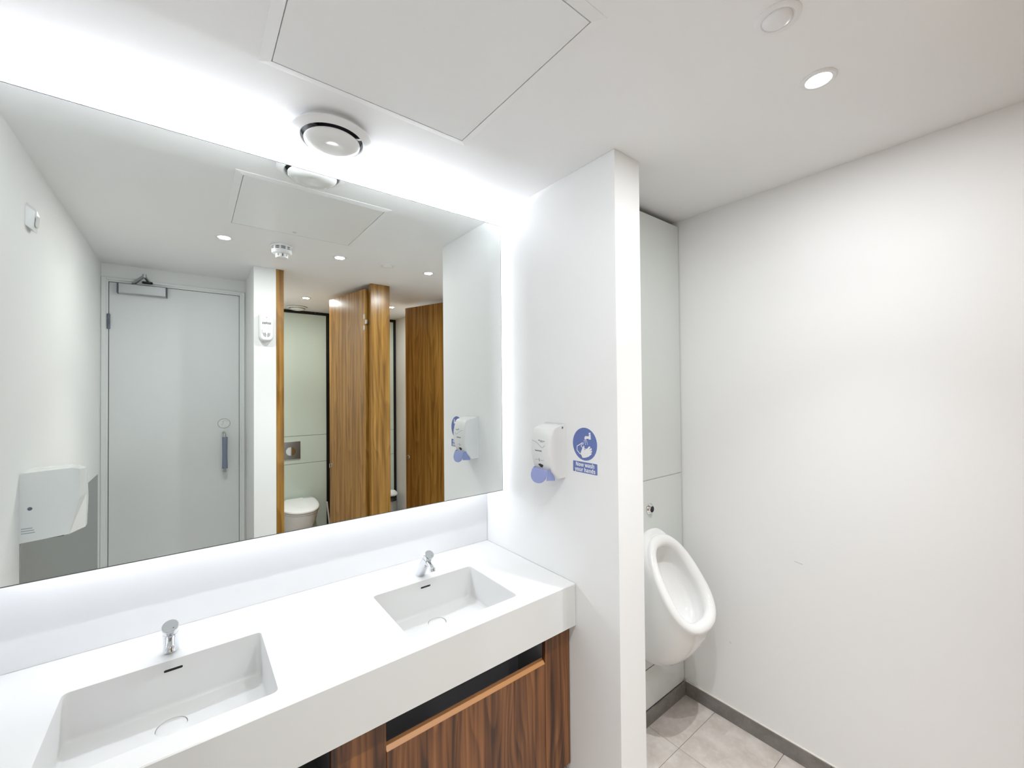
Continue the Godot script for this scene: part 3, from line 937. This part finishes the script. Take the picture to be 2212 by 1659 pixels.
func urinal() -> void:
	var t := thing("urinal", "white ceramic wall-hung urinal beside the right wall", "urinal", Vector3(1.7071, 0.0, 0.6100))
	var n := 56
	# everything relative to the wall plane (z = 0) and the centre line (x = 0)
	var c := Vector3(0, 0.7006, 0.1522)
	var v := Vector3(0, 0.829, -0.5592)
	var nn := Vector3(0, 0.5592, 0.829)
	var sup := func(a: float, k: float) -> Vector2:
		return Vector2(signf(cos(a)) * pow(absf(cos(a)), 2.0 / k), signf(sin(a)) * pow(absf(sin(a)), 2.0 / k))
	var rim := func(hw: float, hl: float, off: float, shift: float, k := 2.39) -> PackedVector3Array:
		var r := PackedVector3Array()
		for i in n:
			var e: Vector2 = sup.call(TAU * i / n, k)
			var p: Vector3 = c + Vector3(e.x * hw * (1.0 - 0.111 * e.y), 0, 0) + v * (e.y * hl + shift) + nn * off
			p.z = maxf(p.z, 0.012)
			r.append(p)
		return r
	var hw := 0.1585
	var hl := 0.2063
	var outer: PackedVector3Array = rim.call(hw, hl, -0.016, 0.0)
	var wall := PackedVector3Array()
	for i in n:
		var e: Vector2 = sup.call(TAU * i / n, 2.5)
		wall.append(Vector3(e.x * 0.150, 0.588 + e.y * 0.300, 0.0))
	var rings := [wall]
	for k in range(1, 10):
		var s := k / 10.0
		var r := PackedVector3Array()
		for i in n:
			var a := wall[i]
			var b := outer[i]
			var ctrl := Vector3(lerpf(a.x, b.x, 0.75) * 1.03, a.y + 0.04 * (b.y - a.y), lerpf(a.z, b.z, 0.70))
			if a.y > 0.7:
				ctrl.y = maxf(a.y, b.y) + 0.004
			r.append(a.lerp(ctrl, s).lerp(ctrl.lerp(b, s), s))
		rings.append(r)
	rings.append(outer)
	rings.append(rim.call(hw + 0.0005, hl + 0.0005, -0.008, 0.0))
	rings.append(rim.call(hw - 0.003, hl - 0.003, 0.000, 0.0))
	rings.append(rim.call(hw - 0.011, hl - 0.011, 0.005, -0.0005, 2.45))
	rings.append(rim.call(hw - 0.022, hl - 0.022, 0.0065, -0.001, 2.5))
	rings.append(rim.call(hw - 0.033, hl - 0.034, 0.004, -0.002, 2.6))
	rings.append(rim.call(hw - 0.042, hl - 0.043, -0.002, -0.003, 2.7))
	rings.append(rim.call(hw - 0.0485, hl - 0.0494, -0.012, -0.003, 2.8))
	rings.append(rim.call(hw - 0.050, hl - 0.051, -0.022, -0.003, 2.8))
	rings.append(rim.call(hw - 0.044, hl - 0.044, -0.040, -0.008, 2.8))
	rings.append(rim.call(hw - 0.040, hl - 0.042, -0.065, -0.018, 2.8))
	rings.append(rim.call(hw - 0.044, hl - 0.046, -0.092, -0.030, 2.8))
	rings.append(rim.call(hw - 0.060, hl - 0.066, -0.112, -0.042, 2.6))
	rings.append(rim.call(hw - 0.090, hl - 0.105, -0.124, -0.055, 2.4))
	rings.append(rim.call(hw - 0.135, hl - 0.17, -0.128, -0.06, 2.2))
	part("bowl", MB.new().loft(rings, true, false, true), M.ceramic, t)

# ------------------------------------------------------------------ left wall (seen in the mirror)
func left_wall_things() -> void:
	# hand dryer: faceted box; local x towards the mirror, z out of the wall
	var t := thing("hand_dryer", "white faceted hand dryer on the wall, seen in the mirror", "hand dryer", Vector3(X_LEFT, 1.036, 0.865), FACE_RIGHTWARD)
	var hw := 0.090
	var mb := MB.new()
	# side outlines (depth, height) from the mirror end to the far end; the lower front corner of the near end is cut away
	var P := [
		[Vector2(0.0, 0.0), Vector2(0.118, 0.008), Vector2(0.143, 0.132), Vector2(0.143, 0.236), Vector2(0.125, 0.243), Vector2(0.0, 0.236)],
		[Vector2(0.0, 0.0), Vector2(0.144, 0.002), Vector2(0.147, 0.132), Vector2(0.147, 0.225), Vector2(0.125, 0.240), Vector2(0.0, 0.236)],
		[Vector2(0.0, 0.0), Vector2(0.142, 0.002), Vector2(0.146, 0.110), Vector2(0.143, 0.180), Vector2(0.110, 0.225), Vector2(0.0, 0.236)],
		[Vector2(0.0, 0.0), Vector2(0.120, 0.002), Vector2(0.134, 0.060), Vector2(0.130, 0.110), Vector2(0.085, 0.190), Vector2(0.0, 0.225)]]
	var rings := []
	for e in 4:
		var r := PackedVector3Array()
		for k in 6:
			r.append(Vector3([hw, -0.018, -0.062, -hw][e], P[e][k].y, P[e][k].x))
		rings.append(r)
	for k in 3:
		var p: PackedVector3Array = rings[k]
		var q: PackedVector3Array = rings[k + 1]
		for i in 6:
			var j := (i + 1) % 6
			mb.tri(p[i], q[i], q[j], -1)
			mb.tri(p[i], q[j], p[j], -1)
	for e in [0, 3]:
		var p: PackedVector3Array = rings[e]
		for i in range(1, 5):
			if e == 0: mb.tri(p[0], p[i], p[i + 1], -1)
			else: mb.tri(p[0], p[i + 1], p[i], -1)
	part("case", mb, M.gloss_white, t)
	part("fixing_screw", MB.new().lathe([Vector2(0.006, 0.0), Vector2(0.006, 0.0008), Vector2(0.004, 0.001), Vector2(0.0, 0.0)], 16, Transform3D(Basis(Vector3(0, 1, 0), Vector3(1, 0, 0), Vector3(0, 0, -1)), Vector3(hw, 0.114, 0.024))), M.print_grey, t)
	for k in 3:
		part("rating_print", MB.new().box(Vector3(hw, 0.030 + 0.008 * k, 0.004), Vector3(hw + 0.0003, 0.0335 + 0.008 * k, [0.036, 0.034, 0.03][k])), M.cap_grey, t)
	part("air_outlet", MB.new().box(Vector3(-0.06, -0.003, 0.05), Vector3(0.06, 0.004, 0.10), 0.001), M.dark, t)
	# brushed steel panel below the dryer
	var p := part("wall_guard", MB.new().box(Vector3(X_LEFT + 0.0005, 0.12, 0.78), Vector3(X_LEFT + 0.0025, 1.033, 2.30), 0.0005), M.brushed, self)
	tag(p, "brushed steel wall guard below the hand dryer, seen in the mirror", "wall guard")
	# small wall sensor near the ceiling
	var s := thing("wall_sensor", "small white wedge-shaped sensor high on the dryer wall", "sensor", Vector3(X_LEFT, 2.128, 0.855), FACE_RIGHTWARD)
	var sm := MB.new()
	sm.hull2(PackedVector3Array([Vector3(-0.035, 0.012, 0), Vector3(0.035, 0.012, 0), Vector3(0.035, 0.082, 0), Vector3(0.018, 0.098, 0), Vector3(-0.018, 0.098, 0), Vector3(-0.035, 0.082, 0)]), PackedVector3Array([Vector3(-0.028, 0.0, 0.016), Vector3(0.028, 0.0, 0.016), Vector3(0.028, 0.066, 0.022), Vector3(0.012, 0.082, 0.018), Vector3(-0.012, 0.082, 0.018), Vector3(-0.028, 0.066, 0.022)]))
	part("housing", sm, M.plastic, s)
	part("lens", MB.new().prism(rrect(0.034, 0.04, 0.01, 5, Vector2(0, 0.036)), 0.003, Transform3D(Basis(Vector3.RIGHT, 0.09), Vector3(0, 0, 0.0175)), 0.001), M.plastic_dull, s)

# ------------------------------------------------------------------ entrance (seen in the mirror)
func entrance() -> void:
	var d := Node3D.new()
	d.name = "door_1"
	add_child(d)
	d.set_meta("kind", "structure")
	tag(d, "pale grey entrance door with a top closer, seen in the mirror", "door")
	var zf := Z_DOOR - 0.011     # frame face
	var zl := Z_DOOR - 0.005     # leaf face
	var x0 := -0.4153
	var x1 := 0.3023
	var yt := 2.2778
	part("rebate", MB.new().box(Vector3(x0 - 0.004, 0.0, Z_DOOR - 0.0008), Vector3(x1 + 0.004, yt + 0.004, Z_DOOR + 0.0)), M.dark, d)
	part("leaf", MB.new().box(Vector3(x0, 0.006, zl), Vector3(x1, yt, Z_DOOR - 0.001), 0.0008), M.door_paint, d)
	for f in [[X_LEFT + 0.0005, x0 - 0.003, 0.0, 2.3095], [x1 + 0.003, 0.3385, 0.0, 2.3095], [x0 - 0.003, x1 + 0.003, yt + 0.003, 2.3095]]:
		part("frame", MB.new().box(Vector3(f[0], f[2], zf), Vector3(f[1], f[3], Z_DOOR - 0.0009), 0.0015), M.frame_paint, d)
	for f in [[X_LEFT + 0.0005, -0.428, 0.0, 2.3085], [0.317, 0.3380, 0.0, 2.3085], [-0.428, 0.317, 2.292, 2.3085]]:
		part("architrave", MB.new().box(Vector3(f[0], f[2], zf - 0.006), Vector3(f[1], f[3], zf + 0.001), 0.003), M.frame_paint, d)
	for y in [0.25, 1.967]:
		var hg := part("hinge", MB.new().lathe([Vector2(0.007, 0.0), Vector2(0.0085, 0.002), Vector2(0.0085, 0.031), Vector2(0.0072, 0.032), Vector2(0.0072, 0.034), Vector2(0.0085, 0.035), Vector2(0.0085, 0.064), Vector2(0.0072, 0.065), Vector2(0.0072, 0.067), Vector2(0.0085, 0.068), Vector2(0.0085, 0.097), Vector2(0.007, 0.099)], 18, Transform3D(Basis.IDENTITY, Vector3(-0.4167, y, zf - 0.003))), M.print_grey, d)
		hg.name = "hinge"
	# overhead closer
	var cz := zl - 0.046
	var cl := part("closer_body", MB.new().box(Vector3(-0.3700, 2.207, cz), Vector3(-0.1235, 2.2725, zl), 0.004), M.satin, d)
	for e in [[-0.3755, -0.3695], [-0.1240, -0.1180]]:
		part("end_cap", MB.new().box(Vector3(e[0], 2.206, cz - 0.0005), Vector3(e[1], 2.2735, zl), 0.001), M.print_grey, cl)
	var apex := Vector3(-0.2338, 2.3215, 2.300)
	part("arm", bar(Vector3(-0.2905, 2.283, zl - 0.026), apex, 0.014, 0.016), M.satin, cl)
	part("arm", bar(apex, Vector3(-0.216, 2.302, zf - 0.014), 0.014, 0.016), M.satin, cl)
	part("spindle", MB.new().lathe([Vector2(0.012, 0.0), Vector2(0.012, 0.010), Vector2(0.009, 0.012), Vector2(0, 0.012)], 20, Transform3D(Basis.IDENTITY, Vector3(-0.2905, 2.2725, zl - 0.026))), M.print_grey, cl)
	part("elbow", MB.new().lathe([Vector2(0.011, -0.012), Vector2(0.011, 0.010), Vector2(0.009, 0.011), Vector2(0, 0.011)], 20, Transform3D(Basis.IDENTITY, apex)), M.satin, cl)
	part("arm_shoe", MB.new().box(Vector3(-0.252, 2.289, zf - 0.024), Vector3(-0.196, 2.303, zf - 0.0062), 0.004), M.dark, cl)
	# oval plate and pull handle
	var at := Transform3D(FACE_MIRROR, Vector3(0.2080, 1.3098, zl))
	var pl := part("oval_plate", MB.new().prism(ellipse(0.0395, 0.036, 44), 0.003, at, 0.001), M.satin, d)
	part("oval_face", MB.new().prism(ellipse(0.0355, 0.032, 44), 0.0006, at * Transform3D(Basis.IDENTITY, Vector3(0, 0, 0.0030))), M.frame_paint, pl)
	part("hand_print", MB.new().prism(stroke([Vector2(0.012, 0.019), Vector2(0.006, 0.010), Vector2(0.008, -0.002), Vector2(0.014, -0.016)], 0.0022), 0.0003, at * Transform3D(Basis.IDENTITY, Vector3(0, 0, 0.0036))), M.cap_grey, pl)
	part("hand_print", MB.new().prism(stroke([Vector2(0.010, 0.015), Vector2(-0.004, 0.020), Vector2(-0.020, 0.017), Vector2(-0.022, 0.010)], 0.0022), 0.0003, at * Transform3D(Basis.IDENTITY, Vector3(0, 0, 0.0036))), M.cap_grey, pl)
	var path := [Vector3(0.2045, 1.243, zl)]
	for k in 7:
		var a := PI * 0.5 * k / 6.0
		path.append(Vector3(0.2045 + 0.006 * sin(a), 1.223 + 0.020 * cos(a), zl - 0.030 - 0.020 * sin(a)))
	for k in 7:
		var a := PI * 0.5 * k / 6.0
		path.append(Vector3(0.2105, 0.977 - 0.020 * sin(a), zl - 0.030 - 0.020 * cos(a)))
	path.append(Vector3(0.2105, 0.957, zl))
	var hd := part("pull_handle", MB.new().tube(path, 0.0085, 16), M.satin, d)
	part("grip_sleeve", MB.new().lathe([Vector2(0.0165, 0.0), Vector2(0.0175, 0.004), Vector2(0.0165, 0.05), Vector2(0.0155, 0.115), Vector2(0.0165, 0.18), Vector2(0.0175, 0.226), Vector2(0.0165, 0.230)], 24, Transform3D(Basis.IDENTITY, Vector3(0.2105, 0.981, zl - 0.050))), M.sleeve, hd)
	# air freshener on the stub wall
	var f := thing("air_freshener", "white rounded air freshener unit on the narrow wall, seen in the mirror", "air freshener", Vector3(0.4165, 1.888, Z_CUB), FACE_MIRROR)
	part("back_shell", MB.new().prism(rrect(0.088, 0.202, 0.034, 8, Vector2(0, 0.101)), 0.020, Transform3D.IDENTITY, 0.002), M.plastic_dull, f)
	part("front_shell", MB.new().prism(rrect(0.087, 0.2005, 0.034, 8, Vector2(0, 0.101)), 0.024, Transform3D(Basis.IDENTITY, Vector3(0, 0, 0.0205)), 0.009), M.plastic, f)
	var fz := 0.0445
	for k in 7:
		var x := -0.0225 + 0.0075 * k
		part("vent_slot", MB.new().prism(rrect(0.0042, 0.015, 0.0012, 3, Vector2(x, 0.121 + (0.002 if k == 3 else 0.0))), 0.0006, Transform3D(Basis.IDENTITY, Vector3(0, 0, fz - 0.0003))), M.dark, f)
	for k in 3:
		var rad := 0.0075 + 0.0058 * k
		for sg in [-1.0, 1.0]:
			var arc := [Vector2(sg * rad, 0.056)]
			for j in 7:
				var a := PI * 0.43 * j / 6.0
				arc.append(Vector2(sg * cos(a) * rad, 0.047 - sin(a) * rad))
			part("grille_slot", MB.new().prism(stroke(arc, 0.0026), 0.0006, Transform3D(Basis.IDENTITY, Vector3(0, 0, fz - 0.0003))), M.dark, f)
	part("indicator", MB.new().prism(ellipse(0.0022, 0.0032, 16, Vector2(0, 0.160)), 0.0006, Transform3D(Basis.IDENTITY, Vector3(0, 0, fz - 0.0003))), M.print_grey, f)
	text_part("lettering", "Vectair", 0.0095, 0.0005, M.print_grey, f, Vector3(0.026, 0.062, fz), false, PI / 2)

func bar(a: Vector3, b: Vector3, w: float, th: float) -> MB:
	var d := (b - a).normalized()
	var s := d.cross(Vector3.UP).normalized()
	var u := s.cross(d)
	return MB.new().box(Vector3(-w * 0.5, -th * 0.5, 0), Vector3(w * 0.5, th * 0.5, (b - a).length()), 0.001, Transform3D(Basis(-s, u, d), a))

# ------------------------------------------------------------------ cubicles (seen in the mirror)
func cubicle_door(hinge: Vector3, turn: float, label: String, m: Material) -> void:
	var t := thing("cubicle_door", label, "cubicle door", hinge, Basis(Vector3.UP, turn), "wooden cubicle doors")
	# local x runs from the hinge to the free edge, local z is the face towards the mirror side
	part("leaf", MB.new().box(Vector3(0.006, 0.012, -0.022), Vector3(0.612, 2.362, 0.022), 0.002), m, t)
	for y in [0.35, 2.03]:
		var h := part("hinge", MB.new().box(Vector3(-0.014, y + 0.048, 0.004), Vector3(0.012, y + 0.084, 0.020), 0.002), M.satin, t)
		for s in [0.0, 0.090]:
			part("hinge_plate", MB.new().prism(rrect(0.019, 0.040, 0.009, 5, Vector2(0.011, y + 0.02 + s)), 0.003, Transform3D(Basis.IDENTITY, Vector3(0.002, 0, 0.0215)), 0.0008), M.satin, h)
	var k := part("lock", MB.new().lathe([Vector2(0.016, 0.0), Vector2(0.016, 0.004), Vector2(0.013, 0.007), Vector2(0.0, 0.007)], 24, Transform3D(Basis(Vector3(1, 0, 0), PI / 2), Vector3(0.575, 0.888, 0.0222))), M.chrome, t)
	part("thumb_turn", MB.new().box(Vector3(0.571, 0.866, 0.029), Vector3(0.579, 0.904, 0.042), 0.002), M.chrome, k)

func cubicles() -> void:
	# posts of the cubicle front
	for p in [[0.4797, 0.5275, 0, "narrow wooden post beside the white wall end, seen in the mirror"], [1.1400, 1.2970, 1, "broad wooden post between the two cubicles, seen in the mirror"], [1.940, X_RIGHT - 0.001, 2, "wooden post against the right wall at the further cubicle"]]:
		var o := part(numbered("cubicle_post"), MB.new().box(Vector3(-0.5 * (p[1] - p[0]), 0.0, -0.022), Vector3(0.5 * (p[1] - p[0]), CEIL - 0.001, 0.022), 0.0015), M.oak[p[2]], self)
		o.position = Vector3((p[0] + p[1]) * 0.5, 0, Z_CUB + 0.0225)
		tag(o, p[3], "cubicle post", "wooden cubicle posts")
	var dv := part("cubicle_divider", MB.new().box(Vector3(-0.016, 0.0, 0.0), Vector3(0.016, CEIL - 0.001, 1.528), 0.001), M.oak[3], self)
	dv.position = Vector3(1.238, 0, Z_CUB + 0.0455)
	tag(dv, "dark-edged wooden divider between the two cubicles, seen in the mirror", "divider")
	cubicle_door(Vector3(1.133, 0, Z_CUB + 0.052), PI + deg_to_rad(78.8), "wooden cubicle door standing open beside the toilet, seen in the mirror", M.oak[2])
	cubicle_door(Vector3(1.926, 0, Z_CUB + 0.052), PI + deg_to_rad(70.4), "wooden cubicle door in shade at the far right of the mirror", M.oak[1])
	# back panels of both cubicles
	var bz := 3.46
	var k := 0
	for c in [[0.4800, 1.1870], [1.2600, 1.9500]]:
		var o := Node3D.new()
		o.name = "wall_duct" if k == 0 else "wall_duct_001"
		add_child(o)
		o.set_meta("kind", "structure")
		tag(o, ["pale green glass panels behind the toilet, seen in the mirror", "pale green glass panels in the further cubicle, seen in the mirror"][k], "wall")
		for p in [[0.0, 0.7830], [0.7870, 1.0725], [1.0765, 2.368]]:
			part("panel", MB.new().box(Vector3(c[0] + 0.002, p[0], bz), Vector3(c[1], p[1], bz + 0.014), 0.001), M.cub_panel, o)
		part("backing", MB.new().box(Vector3(c[0], 0.0, bz + 0.0145), Vector3(c[1] + 0.033, CEIL - 0.001, 3.489)), M.plastic_dull, o)
		# black metal trim along the side and the top of the panels
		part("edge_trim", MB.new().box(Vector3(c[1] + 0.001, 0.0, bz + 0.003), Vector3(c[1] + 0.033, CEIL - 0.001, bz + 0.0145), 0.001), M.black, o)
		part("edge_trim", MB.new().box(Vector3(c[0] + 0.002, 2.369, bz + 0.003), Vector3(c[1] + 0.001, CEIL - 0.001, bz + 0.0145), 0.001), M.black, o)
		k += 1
	valve("extract_valve", "round extract valve in the cubicle ceiling, seen in the mirror", Vector2(0.865, 3.27), 0.85, 0.0)
	toilet()
	# flush plate
	var f := thing("flush_plate", "chrome flush plate above the toilet, seen in the mirror", "flush plate", Vector3(0.815, 0.836, bz), FACE_MIRROR)
	part("plate", MB.new().prism(rrect(0.226, 0.184, 0.004, 4, Vector2(0, 0.092)), 0.008, Transform3D.IDENTITY, 0.002), M.satin, f)
	part("button", MB.new().prism(ellipse(0.045, 0.045, 36, Vector2(-0.02, 0.085)), 0.004, Transform3D(Basis.IDENTITY, Vector3(0, 0, 0.008)), 0.0015), M.chrome, f)
	part("button", MB.new().prism(ellipse(0.024, 0.024, 30, Vector2(0.062, 0.085)), 0.004, Transform3D(Basis.IDENTITY, Vector3(0, 0, 0.008)), 0.0015), M.chrome, f)
	# toilet brush
	var b := thing("toilet_brush", "white toilet brush in its holder by the cubicle door edge", "toilet brush", Vector3(1.152, 0.0, 3.20))
	part("holder", MB.new().lathe([Vector2(0.0, 0.0), Vector2(0.047, 0.0), Vector2(0.047, 0.15), Vector2(0.043, 0.15), Vector2(0.043, 0.012), Vector2(0.0, 0.012)], 28, Transform3D(Basis.IDENTITY, Vector3(0, 0, 0))), M.plastic, b)
	part("handle", MB.new().tube([Vector3(0.012, 0.03, 0), Vector3(-0.018, 0.33, 0), Vector3(-0.026, 0.40, 0)], 0.008, 12), M.plastic, b)
	part("bristles", MB.new().lathe([Vector2(0.0, 0.014), Vector2(0.03, 0.02), Vector2(0.034, 0.06), Vector2(0.022, 0.10), Vector2(0.0, 0.105)], 20), M.plastic_dull, b)
	# waste bin in the further cubicle
	var w := thing("waste_bin", "steel waste bin with a raised white lid in the further cubicle", "bin", Vector3(1.868, 0.0, 3.34))
	part("drum", MB.new().lathe([Vector2(0.0, 0.0), Vector2(0.066, 0.0), Vector2(0.068, 0.006), Vector2(0.068, 0.228), Vector2(0.0, 0.228)], 40), M.satin, w)
	part("collar", MB.new().lathe([Vector2(0.070, 0.228), Vector2(0.071, 0.232), Vector2(0.068, 0.262), Vector2(0.063, 0.262), Vector2(0.063, 0.240), Vector2(0.0, 0.240)], 40), M.satin, w)
	part("flap", MB.new().lathe([Vector2(0.064, 0.262), Vector2(0.060, 0.278), Vector2(0.040, 0.305), Vector2(0.0, 0.315)], 32), M.dark, w)
	part("lid", MB.new().lathe([Vector2(0.0, 0.318), Vector2(0.066, 0.322), Vector2(0.071, 0.334), Vector2(0.066, 0.352), Vector2(0.045, 0.374), Vector2(0.0, 0.386)], 40), M.plastic, w)

func toilet() -> void:
	var t := thing("toilet", "white wall-hung toilet with closed lid in the cubicle, seen in the mirror", "toilet", Vector3(0.858, 0.0, 3.459))
	# plan outline: back straight at the wall, sides running into a round front; -z is forward
	var plan := func(hw: float, len: float, y: float, back: float) -> PackedVector3Array:
		var r := PackedVector3Array()
		for i in 41:
			var a := PI * i / 40.0
			var e := Vector2(signf(cos(a)) * pow(absf(cos(a)), 0.82), pow(absf(sin(a)), 0.80))
			r.append(Vector3(e.x * hw, y, -back - e.y * (len - back)))
		return r
	var body := []
	for p in [[0.085, 0.20, 0.075], [0.105, 0.29, 0.078], [0.123, 0.34, 0.10], [0.141, 0.41, 0.16], [0.159, 0.475, 0.235], [0.178, 0.55, 0.315], [0.186, 0.578, 0.368], [0.188, 0.582, 0.380], [0.180, 0.575, 0.384]]:
		body.append(plan.call(p[0], p[1], p[2], 0.0))
	part("pan", MB.new().loft(body, true, true, true, []), M.ceramic, t)
	var seat := []
	for p in [[0.186, 0.582, 0.3865], [0.190, 0.586, 0.389], [0.190, 0.586, 0.397], [0.186, 0.582, 0.399]]:
		seat.append(plan.call(p[0], p[1], p[2], 0.06))
	part("seat", MB.new().loft(seat, true, true, true), M.ceramic, t)
	var lid := []
	for p in [[0.188, 0.586, 0.402], [0.194, 0.592, 0.405], [0.196, 0.594, 0.412], [0.193, 0.591, 0.420], [0.184, 0.582, 0.426], [0.163, 0.560, 0.430], [0.08, 0.48, 0.433]]:
		lid.append(plan.call(p[0], p[1], p[2], 0.035))
	part("lid", MB.new().loft(lid, true, true, true), M.ceramic, t)
	for s in [-1.0, 1.0]:
		part("fixing_cap", MB.new().lathe([Vector2(0.011, 0.0), Vector2(0.011, 0.003), Vector2(0.008, 0.005), Vector2(0.0, 0.005)], 18, Transform3D(Basis(Vector3.FORWARD, PI / 2 * s).orthonormalized(), Vector3(s * 0.158, 0.25, -0.10))), M.plastic_dull, t)
